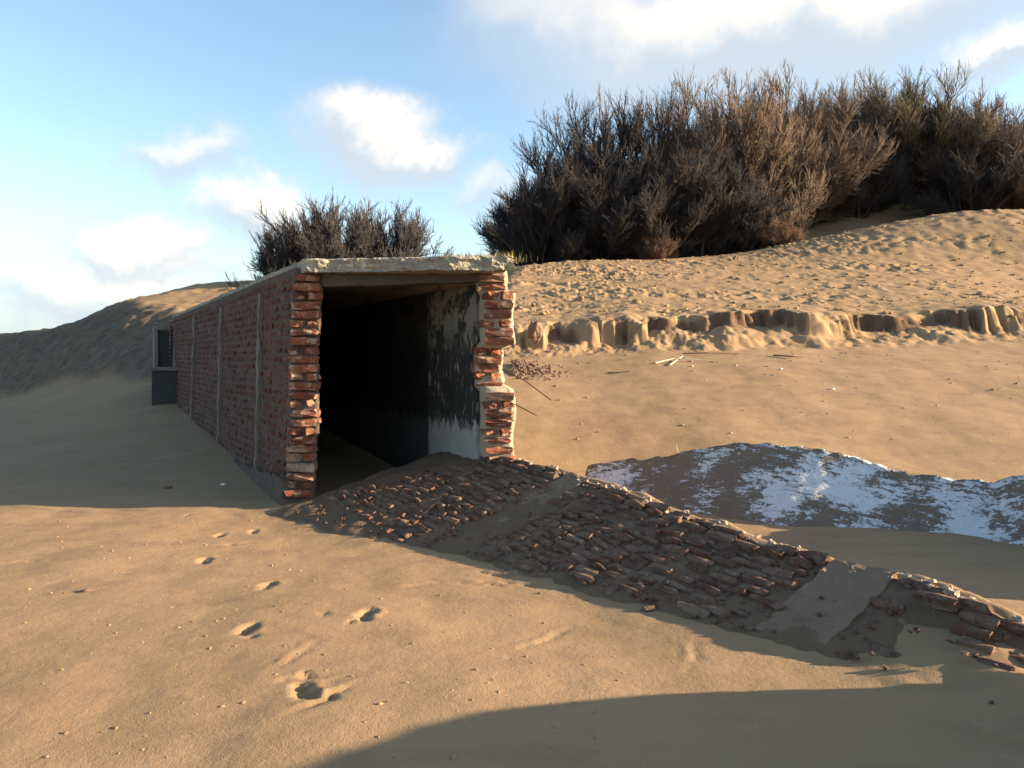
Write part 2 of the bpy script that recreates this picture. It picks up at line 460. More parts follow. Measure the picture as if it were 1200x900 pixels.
def m_twig(name, c0, c1):
    m, t, b = new_mat(name, 0.85, 0.15)
    p = objco(t)
    t.put(b.inputs['Base Color'], t.mix(t.ss(t.noise(p, 1.3, 4, 0.6), 0.3, 0.7), c0, c1))
    return m
def m_plain(name, c0, c1, sc=8, rough=0.85):
    m, t, b = new_mat(name, rough, 0.2)
    p = pos(t)
    t.put(b.inputs['Base Color'], t.mix(t.noise(p, sc, 5, 0.65), c0, c1))
    bump(t, b, t.noise(p, sc * 5, 4, 0.65), 0.5, 0.01)
    return m

M = {
    'sand': m_sand(),
    'brick': m_brick('red_brick', [(0.0, (0.15, 0.05, 0.032)), (0.35, (0.22, 0.075, 0.043)), (0.65, (0.27, 0.10, 0.055)), (0.85, (0.19, 0.08, 0.055)), (1.0, (0.34, 0.25, 0.18))], 0.8, (0.42, 0.34, 0.25), 0.50, 0.62),
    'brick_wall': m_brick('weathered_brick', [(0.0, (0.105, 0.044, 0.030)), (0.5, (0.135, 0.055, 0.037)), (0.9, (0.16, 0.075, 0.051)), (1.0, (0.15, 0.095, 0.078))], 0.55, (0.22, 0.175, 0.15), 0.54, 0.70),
    'brick_worn': m_brick('sandy_brick', [(0.0, (0.11, 0.055, 0.040)), (0.5, (0.15, 0.074, 0.051)), (0.8, (0.175, 0.092, 0.062)), (1.0, (0.23, 0.155, 0.105))], 0.8, (0.215, 0.155, 0.105), 0.44, 0.62),
    'mortar': m_mortar('lime_mortar', (0.36, 0.29, 0.21), (0.60, 0.50, 0.37)),
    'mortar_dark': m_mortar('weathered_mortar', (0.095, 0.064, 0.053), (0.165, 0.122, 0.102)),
    'mortar_worn': m_mortar('sandy_mortar', (0.15, 0.10, 0.066), (0.215, 0.146, 0.09)),
    'concrete': m_concrete('roof_concrete', (0.22, 0.205, 0.175), (0.36, 0.33, 0.275), lichen=0.75, stain_amt=0.5),
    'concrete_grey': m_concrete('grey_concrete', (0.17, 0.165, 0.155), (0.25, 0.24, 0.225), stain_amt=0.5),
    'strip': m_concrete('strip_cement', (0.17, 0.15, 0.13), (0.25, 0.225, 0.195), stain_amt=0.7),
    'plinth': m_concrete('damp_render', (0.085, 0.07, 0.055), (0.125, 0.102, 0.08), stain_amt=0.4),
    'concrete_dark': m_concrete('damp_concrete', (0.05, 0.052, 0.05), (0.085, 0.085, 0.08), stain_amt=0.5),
    'render': m_concrete('cement_render', (0.185, 0.132, 0.086), (0.235, 0.168, 0.108), (0.13, 0.092, 0.062), 0.6),
    'interior': m_interior(),
    'whitewash': m_whitewash(),
    'twig_grey': m_twig('twigs_grey', (0.034, 0.032, 0.034), (0.060, 0.054, 0.052)),
    'twig_brown': m_twig('twigs_brown', (0.115, 0.084, 0.066), (0.18, 0.132, 0.10)),
    'twig_olive': m_twig('twigs_olive', (0.11, 0.092, 0.06), (0.175, 0.145, 0.092)),
    'twig_russet': m_twig('twigs_russet', (0.14, 0.09, 0.066), (0.21, 0.135, 0.10)),
    'bark': m_plain('bark', (0.055, 0.045, 0.04), (0.11, 0.09, 0.075), 20),
    'grass': m_twig('dry_grass', (0.20, 0.17, 0.07), (0.34, 0.28, 0.13)),
    'rust': m_plain('rusty_steel', (0.09, 0.045, 0.03), (0.17, 0.09, 0.05), 60, 0.8),
    'wood': m_plain('bleached_wood', (0.42, 0.36, 0.28), (0.62, 0.55, 0.45), 30),
    'wood_dark': m_plain('dark_wood', (0.10, 0.07, 0.05), (0.2, 0.14, 0.09), 30),
    'earth': m_plain('dark_earth', (0.10, 0.065, 0.045), (0.20, 0.13, 0.085), 14),
    'pebble': m_plain('pebbles', (0.16, 0.10, 0.07), (0.42, 0.33, 0.24), 18),
    'shell': m_plain('shell', (0.6, 0.56, 0.5), (0.8, 0.77, 0.72), 40),
}

# ------------------------------------------------------------------ ground
GX, GY = np.meshgrid(gx, gy)
GZ = height(GX.ravel(), GY.ravel())
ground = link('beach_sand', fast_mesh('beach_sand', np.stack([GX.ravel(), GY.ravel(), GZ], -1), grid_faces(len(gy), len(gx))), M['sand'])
tag(ground, kind='structure')
bd_ = bank_dist(GX.ravel(), GY.ravel()) + 0.5 * fbm(GX.ravel() * 0.35, GY.ravel() * 0.35, 40, 3)
soil = sm(-0.15, 0.15, bd_) * sm(3.0, 2.2, bd_ + 0.5 * fbm(GX.ravel() * 1.1, GY.ravel() * 1.1, 41, 3)) * sm(-5.5, -7.5, GX.ravel())
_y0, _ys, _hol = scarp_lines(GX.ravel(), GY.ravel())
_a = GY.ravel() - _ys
hollow_shade = _hol * sm(-0.09, -0.01, _a + 0.06 * fbm(GX.ravel() * 4, GY.ravel() * 4, 91, 2)) * sm(0.24, 0.13, _a) * sm(-2, -0.5, GX.ravel()) * sm(20, 15, GX.ravel())  # mask of the painted shadow in the scarp hollows
att2 = ground.data.attributes.new('hollow_shade', 'FLOAT', 'POINT')
att2.data.foreach_set('value', hollow_shade.astype(np.float32))
att = ground.data.attributes.new('soil', 'FLOAT', 'POINT')
att.data.foreach_set('value', soil.astype(np.float32))

# ------------------------------------------------------------------ bricks
def brick_mesh(name, seed, rnd, jit):
    """unit brick (1x1x1) of 24 quads, rounded and chipped"""
    r = random.Random(seed)
    idx = {}; vs = []; fs = []
    def v(i, j, k):
        if (i, j, k) not in idx:
            q = Vector((i - 1, j - 1, k - 1)) * 0.5
            n_out = sum(1 for c in (i, j, k) if c != 1)
            f = 1.0 - rnd * (0 if n_out < 2 else (0.5 if n_out == 2 else 1.0))
            q = Vector((q.x * (1 - (1 - f) * 0.5), q.y * f, q.z * f))
            q += Vector((r.uniform(-1, 1) * jit * 0.5, r.uniform(-1, 1) * jit, r.uniform(-1, 1) * jit))
            idx[(i, j, k)] = len(vs); vs.append(tuple(q))
        return idx[(i, j, k)]
    for ax in range(3):
        for side in (0, 2):
            for a in range(2):
                for b_ in range(2):
                    def at(p, q):
                        c = [0, 0, 0]; c[ax] = side; c[(ax + 1) % 3] = p; c[(ax + 2) % 3] = q
                        return v(*c)
                    f = [at(a, b_), at(a + 1, b_), at(a + 1, b_ + 1), at(a, b_ + 1)]
                    fs.append(f if side == 2 else f[::-1])
    return np.array(vs, np.float32), np.array(fs, np.int32)
SHAPES = {k: [brick_mesh(k, i + off, rnd, jit) for i in range(10)] for k, off, rnd, jit in (('sharp', 0, 0.10, 0.055), ('worn', 50, 0.20, 0.13), ('eroded', 90, 0.24, 0.20))}
MESH = {}
def brick_data(kind, i, mat):
    k = (kind, i, mat)
    if k not in MESH:
        v, f = SHAPES[kind][i]
        me = fast_mesh('brick', v, f, kind == 'eroded'); me.materials.append(M[mat]); MESH[k] = me
    return MESH[k]
def brick_xf(b):
    return Matrix.LocRotScale(Vector(b['loc']), Euler(b['rot']) if not isinstance(b['rot'], Matrix) else b['rot'].to_quaternion(), Vector(b['dim']))
def place_bricks(bricks, parent, keep):
    """the first `keep` bricks as single parts, the rest joined as one part"""
    for b in bricks[:keep]:
        o = bpy.data.objects.new('brick', brick_data(b['kind'], b['i'], b['mat']))
        col.objects.link(o); o.parent = parent
        o.matrix_local = brick_xf(b)
    rest = bricks[keep:]
    if rest:
        vs, fs, n = [], [], 0
        for b in rest:
            v, f = SHAPES[b['kind']][b['i']]
            mm = np.array(brick_xf(b))
            vs.append(v @ mm[:3, :3].T + mm[:3, 3]); fs.append(f + n); n += len(v)
        o = link('brickwork', fast_mesh('brickwork', np.concatenate(vs), np.concatenate(fs), rest[0]['kind'] == 'eroded'), M[rest[0]['mat']], parent)
        o['kind'] = 'stuff'

def box_grid(n, fn):
    """closed box of n=(nx,ny,nz) cells; fn maps unit coordinates to points"""
    idx = {}; vs = []; fs = []
    def v(c):
        if c not in idx:
            idx[c] = len(vs); vs.append(fn(c[0] / n[0], c[1] / n[1], c[2] / n[2]))
        return idx[c]
    for ax in range(3):
        a1, a2 = (ax + 1) % 3, (ax + 2) % 3
        for side in (0, n[ax]):
            for i in range(n[a1]):
                for j in range(n[a2]):
                    q = []
                    for di, dj in ((0, 0), (1, 0), (1, 1), (0, 1)):
                        c = [0, 0, 0]; c[ax] = side; c[a1] = i + di; c[a2] = j + dj; q.append(v(tuple(c)))
                    fs.append(q if side else q[::-1])
    return np.array(vs, np.float32), np.array(fs, np.int32)
def rough_box(name, n, fn, amp, freq, mat, parent=None, seed=0.0, smooth=False):
    def g(a, b, c):
        p = Vector(fn(a, b, c))
        d = mnoise.noise_vector(p * freq + Vector((seed, seed * 1.7, 0))) * amp + mnoise.noise_vector(p * freq * 3.1 + Vector((seed, 5, 0))) * amp * 0.45
        return tuple(p + d)
    v, f = box_grid(n, g)
    return link(name, fast_mesh(name, v, f, smooth), M[mat], parent)

# ------------------------------------------------------------------ the tunnel (local frame: x across, y along, z up)
tunnel = empty('brick_tunnel', (P0[0], P0[1], 0), math.atan2(TP[1], TP[0]))
tag(tunnel, 'long ruined brick tunnel with an open doorway and a flat concrete roof', 'tunnel', kind='thing')
COURSE = 0.088
rb = random.Random(21)
def lean(z):                      # the near wall leans out towards its foot
    return -0.085 * (ROOF - z) / ROOF
def prof_left(z):
    return 0.055 + 0.035 * math.sin(z * 5.1) + 0.02 * math.sin(z * 13)
def prof_right(z):
    if 1.20 < z < 1.62: return 0.13 + 0.03 * math.sin(z * 19)
    if z > 2.13: return 0.04
    return -0.10 + 0.03 * math.sin(z * 11)

def wall_core(name, v0, v1, prof, lean_fn, sink, mat):
    zs = np.arange(-0.4, ROOF + 0.07, 0.044)
    us = np.concatenate([np.arange(0.05, 3, 0.1), np.arange(3, TL + 0.01, 0.35)])
    rows = []
    for z in zs:
        pr = prof(max(z, 0.0)); row = []
        uo, ui = v0 * SKEW + pr + 0.030, v1 * SKEW + pr + 0.030
        for u in us[::-1]: row.append((v0 + sink, uo + u * (TL - uo) / TL, z))
        for k in range(7):
            f = k / 6; row.append((v0 + sink + (v1 - v0 - 2 * sink) * f, uo + (ui - uo) * f, z))
        for u in us: row.append((v1 - sink, ui + u * (TL - ui) / TL, z))
        rows.append([(x + lean_fn(z) + 0.011 * mnoise.noise(Vector((x * 9, y * 9, z * 14))), y + 0.022 * mnoise.noise(Vector((x * 11, y * 9 + 4, z * 16))), z) for x, y, z in row])
    pts = np.array(rows)
    return link(name, fast_mesh(name, pts.reshape(-1, 3), grid_faces(*pts.shape[:2])[:, ::-1]), M[mat], tunnel)
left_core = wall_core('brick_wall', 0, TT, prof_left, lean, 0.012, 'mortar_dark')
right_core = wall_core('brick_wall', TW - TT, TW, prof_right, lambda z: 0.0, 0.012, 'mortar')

def wall_bricks(side):
    """returns (front bricks, face bricks) in the tunnel's frame"""
    front, face = [], []
    v0 = 0 if side == 'L' else TW - TT
    prof = prof_left if side == 'L' else prof_right
    ln = lean if side == 'L' else (lambda z: 0.0)
    bh = 0.076
    zb = 0.11
    n = int((ROOF - zb) / COURSE)
    for ci in range(n):
        z = zb + COURSE * (ci + 0.5) + rb.uniform(-.004, .004)
        pr = prof(z)
        header = ci % 3 != 1
        hz_ = bh * rb.uniform(0.92, 1.12)
        jag = rb.choice([0, 0, -.008, .008, .015, -.014, -.02])
        mat_f = 'brick'
        if header:
            length = 0.115
            um = (v0 + TT / 2) * SKEW + pr + jag
            front.append(dict(loc=(v0 + TT / 2 + ln(z), um + length / 2, z), rot=(rb.uniform(-.05, .05), rb.uniform(-.05, .05), math.atan(SKEW) + rb.uniform(-.04, .04)), dim=(TT * rb.uniform(1.0, 1.06), length * 1.6, hz_ * 0.98), kind=rb.choice(['sharp', 'worn', 'worn']), i=rb.randrange(10), mat=mat_f))
            u = v0 * SKEW + pr + jag + length + 0.05
        else:
            us = []
            for k in (0, 1):
                vc = v0 + TT * (0.25 + 0.5 * k)
                ln_b = rb.uniform(0.15, 0.26)
                uf = vc * SKEW + pr + jag + rb.uniform(-.012, .014)
                front.append(dict(loc=(vc + ln(z), uf + ln_b / 2, z + rb.uniform(-.004, .004)), rot=(rb.uniform(-.03, .03), rb.uniform(-.03, .03), rb.uniform(-.06, .06)), dim=(TT * 0.53, ln_b, hz_ * 0.98), kind=rb.choice(['sharp', 'worn', 'worn']), i=rb.randrange(10), mat=mat_f))
                us.append(uf + ln_b)
            u = us[0 if side == 'L' else 1] + 0.014
        # outer face
        while u < TL - 0.1:
            L_ = 0.242
            L_ *= rb.uniform(0.9, 1.06)
            if rb.random() > 0.03:
                vv = 0.055 + rb.uniform(-.006, .007) if side == 'L' else TW - 0.055 + rb.uniform(-.006, .006)
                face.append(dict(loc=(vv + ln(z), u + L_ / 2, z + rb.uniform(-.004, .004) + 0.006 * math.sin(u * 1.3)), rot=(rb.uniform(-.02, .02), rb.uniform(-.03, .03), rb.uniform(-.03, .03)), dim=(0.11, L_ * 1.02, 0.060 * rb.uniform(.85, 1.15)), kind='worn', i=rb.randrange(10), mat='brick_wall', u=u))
            u += L_ + 0.008
    return front, face
fl, fcl = wall_bricks('L')
fr, fcr = wall_bricks('R')
fcl.sort(key=lambda b: b['u'])
place_bricks(fl, left_core, len(fl))
place_bricks(fcl, left_core, 300 - len(fl) - len(fr))
place_bricks(fr, right_core, len(fr))
place_bricks(fcr, right_core, 0)
print('front bricks', len(fl), len(fr), 'face', len(fcl), len(fcr))

# footing: cement-rendered plinth along the near wall
def plinth_fn(a, b, c):
    u = 0.09 + b * (TL - 0.2); z = -0.4 + c * (0.40 + 0.40)
    zt = 0.31 - 0.17 * min(1, u / 3.0) + 0.04 * mnoise.noise(Vector((u * 3.1, 1, 2))) + 0.03 * mnoise.noise(Vector((u * 9, 1, 2)))
    z = -0.4 + c * (zt + 0.4)
    return (-0.045 + a * 0.12 + lean(z), u, z)
rough_box('plinth', (2, 110, 12), plinth_fn, 0.012, 6, 'plinth', tunnel, 3.0)

# cement strips running up the near wall
for k, u in enumerate((1.55, 4.3, 7.3, 10.3)):
    def fn(a, b, c, u=u):
        z = 0.1 + c * 2.12
        return (-0.032 + a * 0.06 + lean(z) + 0.012 * mnoise.noise(Vector((z * 3, u, 1))), u + (b - 0.5) * (0.085 + 0.03 * math.sin(z * 4 + u)) + 0.015 * math.sin(z * 2 + u), z)
    rough_box('pilaster_strip', (1, 3, 46), fn, 0.014, 8, 'strip', tunnel, 9.0 + k)

# roof slab with a broken front edge
def slab_front(v):
    yw = float(np.interp(v, [0.06, 0.22, 0.28, 0.75, 1.12, 1.20, 1.72], [7.40, 7.41, 7.435, 7.36, 7.25, 7.22, 7.26])) + 0.018 * mnoise.noise(Vector((v * 7, 0.3, 5)))
    return (yw - P0[1]) / TA[1] + v * SKEW
def slab_fn(a, b, c):
    v = 0.06 + a * (TW - 0.12 - 0.06)
    f = slab_front(v)
    bb = b ** 1.8
    u = f + bb * (TL + 0.1 - f)
    z = ROOF + c * 0.13
    if b == 0:
        u += 0.03 * (1 - c) * (0.5 + mnoise.noise(Vector((v * 4, 9, 1)))) + 0.035 * mnoise.noise(Vector((v * 14, z * 25, 1)))
    if c == 1 and b < 0.02: z -= 0.02 * (0.5 + mnoise.noise(Vector((v * 9, 2, 1))))
    return (v, u, z)
rough_box('roof_slab', (52, 60, 5), slab_fn, 0.013, 9, 'concrete', tunnel, 1.0)
# ceiling render and lintel just inside the mouth
def lint_fn(a, b, c):
    v = TT - 0.02 + a * (TW - 2 * TT + 0.04)
    drop = 0.135 - 0.045 * a + 0.012 * mnoise.noise(Vector((v * 5, 1, 1)))
    return (v, v * SKEW + 0.02 + b * 0.22 + 0.03 * mnoise.noise(Vector((v * 4, 3, 1))), ROOF + 0.01 - drop + c * drop)
rough_box('lintel', (36, 5, 4), lint_fn, 0.008, 8, 'plinth', tunnel, 4.0)

# plaster on the inside: two long walls and the end wall
def inside_sheet(name, v_face, thick, u_front, prof, mat):
    n = (1, 70, 46)
    def fn(a, b, c):
        z = -0.35 + c * (ROOF - 0.10 + 0.35)
        f = v_face * SKEW + u_front + prof(max(0, z)) * 0.5 + 0.025 * mnoise.noise(Vector((z * 6, 3, v_face))) + 0.015 * mnoise.noise(Vector((z * 19, 3, v_face)))
        return (v_face + a * thick, f + (b ** 1.6) * (TL - 0.3 - f), z)
    return rough_box(name, n, fn, 0.004, 5, mat, tunnel, 6.0)
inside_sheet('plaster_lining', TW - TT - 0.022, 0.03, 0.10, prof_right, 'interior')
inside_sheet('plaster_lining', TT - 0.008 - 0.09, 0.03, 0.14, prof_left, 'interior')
rough_box('end_wall', (10, 2, 12), lambda a, b, c: (0.1 + a * (TW - 0.2), TL - 0.28 + b * 0.2, -0.3 + c * (ROOF + 0.28)), 0.006, 4, 'render', tunnel, 2.0)

def tube(name, pts, r0, r1, mat, parent=None, sides=6):
    pts = [Vector(p) for p in pts]; rows = []
    for i, p in enumerate(pts):
        d = (pts[min(i + 1, len(pts) - 1)] - pts[max(i - 1, 0)]).normalized()
        a = d.orthogonal().normalized(); b = d.cross(a)
        r = r0 + (r1 - r0) * i / (len(pts) - 1)
        rows.append([tuple(p + a * (r * math.cos(2 * math.pi * k / sides)) + b * (r * math.sin(2 * math.pi * k / sides))) for k in range(sides)])
    pa = np.array(rows); v = pa.reshape(-1, 3); f = list(map(list, grid_faces(len(pts), sides, True)))
    me = bpy.data.meshes.new(name)
    me.from_pydata([tuple(q) for q in v], [], f + [list(range(sides))[::-1], [(len(pts) - 1) * sides + k for k in range(sides)]])
    return link(name, me, M[mat], parent)
def to_local(p):
    q = np.array(p[:2]) - P0
    return (float(q @ TP), float(q @ TA), p[2])
def px_at(px, py, Y):
    d = pix_dir(px, py); t = Y / d.y
    return (d.x * t, Y, EYE + d.z * t)
for a, b_, c in (((588, 433, 7.55), (615, 446, 7.35), (646, 469, 7.15)), ((588, 468, 7.55), (606, 475, 7.4), (629, 487, 7.25)), ((388, 322, 7.52), (402, 326, 7.36), (414, 335, 7.28))):
    tube('rebar', [to_local(px_at(*q)) for q in (a, b_, c)], 0.007, 0.005, 'rust', tunnel)

# dry grass along the roof's edge
def grass_tuft(name, centre, n, spread, h, seed):
    r = random.Random(seed); vs = []; fs = []
    for _ in range(n):
        x, y = r.gauss(0, spread[0]), r.gauss(0, spread[1])
        a = r.uniform(0, 6.28); hh = h * r.uniform(0.4, 1.1); l = r.uniform(0.1, 0.7) * hh
        wv = Vector((-math.sin(a), math.cos(a), 0)) * 0.004
        b0 = Vector((x, y, -0.01)); mid = b0 + Vector((math.cos(a) * l * .4, math.sin(a) * l * .4, hh * .6)); tip = b0 + Vector((math.cos(a) * l, math.sin(a) * l, hh))
        k = len(vs); vs += [tuple(b0 - wv), tuple(b0 + wv), tuple(mid + wv * .8), tuple(mid - wv * .8), tuple(tip)]
        fs += [(k, k + 1, k + 2, k + 3), (k + 3, k + 2, k + 4)]
    me = bpy.data.meshes.new(name); me.from_pydata(vs, [], fs)
    o = link(name, me, M['grass'], None, centre)
    return o
rtop = ROOF + 0.13
for i, (px, n, lab) in enumerate(((545, 160, 'low tuft of dry yellow grass on the roof slab above the doorway'), (582, 220, 'thicker tuft of dry grass near the right end of the roof slab'))):
    q = px_at(px, 300, 7.55)
    tag(grass_tuft('grass_tuft', (q[0], 7.62, rtop - 0.01), n, (0.13, 0.10), 0.11, 60 + i), lab, 'grass', 'grass tufts on the roof')

# ------------------------------------------------------------------ fallen brick wall lying out from the doorway
fallen = empty('fallen_brick_wall', (FA[0], FA[1], 0))
tag(fallen, 'toppled slab of worn brick wall half buried in sand before the doorway', 'brick wall', kind='thing')
def fp(s, t, dz=0.0):
    q = FR * s + FN * t
    return (float(q[0]), float(q[1]), float(fallen_z(s, t)) + dz)
bands = [(0.95, 1.22), (3.50, 3.88)]
# mortar body: top sheet plus the broken back edge
ns, nt = 190, 40
rows = []
for i in range(ns):
    s = -1.15 + i * (5.0 + 1.15) / (ns - 1)
    tt = float(np.interp(s, f_s, f_t))
    row = []
    for j in range(5):
        row.append(fp(s, 0.03, -0.30 + 0.075 * j))
    for j in range(nt):
        t = 0.0 + (tt + 0.12 - (tt - 0.14) * float(sm(4.0, 4.6, s))) * j / (nt - 1)
        row.append(fp(s, t, -0.012 - 0.07 * float(sm(3.95, 4.3, s) * sm(0.05, 0.2, t)) if t < tt else -0.012 - 0.5 * (t - tt)))
    rows.append([(x + 0.02 * mnoise.noise(Vector((x * 6, y * 6, z * 6))), y + 0.02 * mnoise.noise(Vector((x * 6 + 7, y * 6, z * 6))), z + 0.02 * mnoise.noise(Vector((x * 5, y * 5, 3))) + 0.014 * mnoise.noise(Vector((x * 15, y * 15, 3)))) for x, y, z in row])
pa = np.array(rows)
bed = link('mortar_bed', fast_mesh('mortar_bed', pa.reshape(-1, 3), grid_faces(*pa.shape[:2])), M['mortar_worn'], fallen)
rf = random.Random(5)
fb = []
nrow = 21
for j in range(nrow):
    t = 0.03 + j * 0.069
    s = -1.0 + (0.14 if j % 2 else 0) + rf.uniform(-.03, .03)
    while s < 4.9:
        L_ = 0.215 * rf.uniform(0.75, 1.08)
        sc_ = s + L_ / 2
        tt = float(np.interp(sc_, f_s, f_t))
        s += L_ + rf.uniform(0.006, 0.03)
        if t > tt - 0.06: continue
        if any(a - 0.06 < sc_ < b_ + 0.06 for a, b_ in bands): continue
        q = FA + FR * sc_ + FN * t
        inb = (q - P0) @ TA > SKEW * ((q - P0) @ TP) - 0.02 and (q - P0) @ TP < TW + 0.1
        if inb: continue
        deep = sm(3.85, 4.1, sc_) * sm(0.06, 0.22, t)
        if rf.random() < 0.06 + 0.70 * deep: continue
        slope = float((0.03 - np.interp(sc_, f_s, f_z)) / tt)
        ex = Vector((FR[0], FR[1], 0)); ey = Vector((FN[0], FN[1], slope)).normalized(); ez = ex.cross(ey)
        if ez.z < 0: ez = -ez
        Rm = Matrix((ex, ez.cross(ex), ez)).transposed()
        Rm = Rm @ Euler((rf.gauss(0, .09), rf.gauss(0, .035), rf.gauss(0, .035))).to_matrix()
        fade = float(np.interp(t / tt, [0, 0.6, 1], [0.0, -0.008, -0.035]))
        up = rf.gauss(-0.019, 0.005) + fade * 0.3 - 0.022 * float(deep) + (0.015 if t < 0.1 else 0)
        p = fp(sc_, t, up - 0.012)
        fb.append(dict(loc=p, rot=Rm, dim=(L_, 0.064 * rf.uniform(.8, 1.12), 0.085 * rf.uniform(.85, 1.12)), kind=rf.choice(['worn', 'worn', 'eroded']), i=rf.randrange(10), mat='brick_worn', key=math.hypot(q[0], q[1])))
fb.sort(key=lambda b: b['key'])
print('fallen bricks', len(fb))
place_bricks(fb, bed, 300)
def rubble(name, n, trange, mat, seed, size):
    r_ = random.Random(seed); vs_, fs_, c_ = [], [], 0
    for _ in range(n):
        s_ = r_.uniform(-0.9, 4.8); tt_ = float(np.interp(s_, f_s, f_t)); t_ = r_.uniform(*trange) * tt_
        q_ = FA + FR * s_ + FN * t_ - P0
        if q_ @ TA > SKEW * (q_ @ TP) - 0.03 and q_ @ TP < TW + 0.1: continue
        if any(a - 0.03 < s_ < b_ + 0.03 for a, b_ in bands) and r_.random() < 0.8: continue
        if s_ > 4.1 and t_ > 0.12 and r_.random() < 0.8: continue
        v_, f_ = SHAPES['eroded'][r_.randrange(10)]
        dd = [r_.uniform(*size) for _k in range(3)]; dd[0] *= 1.6
        mm = np.array(Matrix.LocRotScale(Vector(fp(s_, t_, -0.004 + r_.uniform(-.006, .008))), Euler([r_.uniform(-.6, .6), r_.uniform(-.6, .6), math.atan2(FR[1], FR[0]) + r_.gauss(0, .5)]), Vector(dd)))
        vs_.append(v_ @ mm[:3, :3].T + mm[:3, 3]); fs_.append(f_ + c_); c_ += len(v_)
    o_ = link(name, fast_mesh(name, np.concatenate(vs_), np.concatenate(fs_), False), M[mat], fallen); o_['kind'] = 'stuff'
rubble('brick_rubble', 800, (0.0, 0.97), 'brick_worn', 31, (0.010, 0.024))
rubble('mortar_crumbs', 140, (-0.04, 0.05), 'mortar', 32, (0.015, 0.035))
for k, (a, b_) in enumerate(bands):
    def fn(x, y, c, a=a, b_=b_):
        s = a + x * (b_ - a) + 0.02 * mnoise.noise(Vector((y * 5, a, 1)))
        tt = float(np.interp(s, f_s, f_t))
        return fp(s, -0.02 + y * tt * (0.62 if a < 2 else 0.95), -0.16 + c * ((0.160 if a < 2 else 0.172) - 0.022 * y))
    rough_box('cement_strip', (12, 40, 2), fn, 0.013, 9, 'render', fallen, 11.0 + k)

# ------------------------------------------------------------------ whitewashed slab
ws = empty('whitewashed_slab', (float(w_x[2]), float(w_y[2]), 0))
tag(ws, 'tilted concrete slab with flaking white paint lying behind the toppled brick wall', 'concrete slab', kind='thing')
ox, oy = float(w_x[2]), float(w_y[2])
seg = np.concatenate([[0], np.cumsum(np.hypot(np.diff(w_x), np.diff(w_y)))])
def ws_fn(a, b, c):
    d = a * seg[-1]
    x, y, z = (float(np.interp(d, seg, q)) for q in (w_x, w_y, w_z))
    e = 0.25
    tx = float(np.interp(d + e, seg, w_x) - np.interp(d - e, seg, w_x)); ty = float(np.interp(d + e, seg, w_y) - np.interp(d - e, seg, w_y))
    l = math.hypot(tx, ty); nx, ny = ty / l, -tx / l
    z += 0.022 * mnoise.noise(Vector((d * 2.3, 7, 1))) + 0.02 * mnoise.noise(Vector((d * 7.3, 7, 1)))
    run = float(np.interp(d, [0, 1.0, 2.2, 3.6, 4.6, 5.6], [0.55, 0.85, 0.88, 0.62, 0.6, 0.6]))
    low = -0.10
    bb = b
    px_, py_ = x + nx * run * bb, y + ny * run * bb
    pz = z + (low - z) * bb ** 0.9
    pz += 0.014 * mnoise.noise(Vector((px_ * 3.6, py_ * 3.6, 4))) * (1 - bb * .5)
    th = 0.17
    return (px_ - nx * th * (1 - c) * 0.55 - ox, py_ - ny * th * (1 - c) * 0.55 - oy, pz - th * (1 - c))
rough_box('painted_face', (150, 34, 3), ws_fn, 0.010, 11, 'whitewash', ws, 2.0, True)

# ------------------------------------------------------------------ unseen masonry stub added right of the frame, shaped to cast the foreground shadow
stub = empty('shadow_stub', (3.35, 2.2, 0))
tag(stub, 'unseen brick stub added right of the camera to cast the foreground shadow', 'brick wall', kind='thing')
def stub_fn(a, b, c):
    y = 1.0 + b * (3.35 - 1.0)
    top = float(np.interp(y, [1.0, 1.6, 2.2, 2.6, 2.88, 3.06, 3.22, 3.32, 3.35], [1.20, 1.17, 1.12, 1.03, 0.95, 0.86, 0.73, 0.62, 0.50]))
    return (3.30 + a * 0.34 + 0.03 * c - 3.35, y - 2.2, -0.3 + c * (top + 0.3))
core = rough_box('wall_core', (4, 30, 16), stub_fn, 0.018, 5, 'mortar', stub, 8.0)
sb = []
rs = random.Random(12)
for ci in range(13):
    z = 0.05 + ci * 0.088; y = 1.02 + (0.13 if ci % 2 else 0)
    while y < 3.1:
        top = float(np.interp(y + .12, [1.0, 1.6, 2.2, 2.6, 2.88, 3.06, 3.22, 3.32, 3.35], [1.20, 1.17, 1.12, 1.03, 0.95, 0.86, 0.73, 0.62, 0.50]))
        if z + 0.06 < top:
            for x in (3.33, 3.60):
                sb.append(dict(loc=(x - 3.35 + 0.03 * z, y + 0.12 - 2.2, z), rot=(rs.uniform(-.03, .03), 0, rs.uniform(-.03, .03)), dim=(0.11, 0.24, 0.066), kind='worn', i=rs.randrange(10), mat='brick'))
        y += 0.256
place_bricks(sb, core, 300)

# ------------------------------------------------------------------ pier and block at the tunnel's far end
def wpt(u, v):
    q = P0 + TA * u + TP * v
    return (float(q[0]), float(q[1]))
x, y = wpt(TL - 0.45, -0.20)
pier = empty('concrete_pier', (x, y, 0.3), math.atan2(TP[1], TP[0]))
tag(pier, 'narrow pale-edged concrete pier with dark recess at the far end of the brick wall', 'pier', kind='thing')
def rb_box(name, lo, hi, mat, parent, n=(3, 3, 8), amp=0.008, seed=0):
    return rough_box(name, n, lambda a, b, c: tuple(lo[i] + (hi[i] - lo[i]) * (a, b, c)[i] for i in range(3)), amp, 5, mat, parent, seed)
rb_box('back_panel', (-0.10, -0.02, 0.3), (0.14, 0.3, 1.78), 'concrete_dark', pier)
rb_box('side_post', (-0.17, -0.10, -0.3), (-0.10, 0.3, 1.80), 'strip', pier, seed=1)
rb_box('cap', (-0.17, -0.11, 1.80), (0.15, 0.3, 1.88), 'strip', pier, n=(5, 4, 3), seed=2)
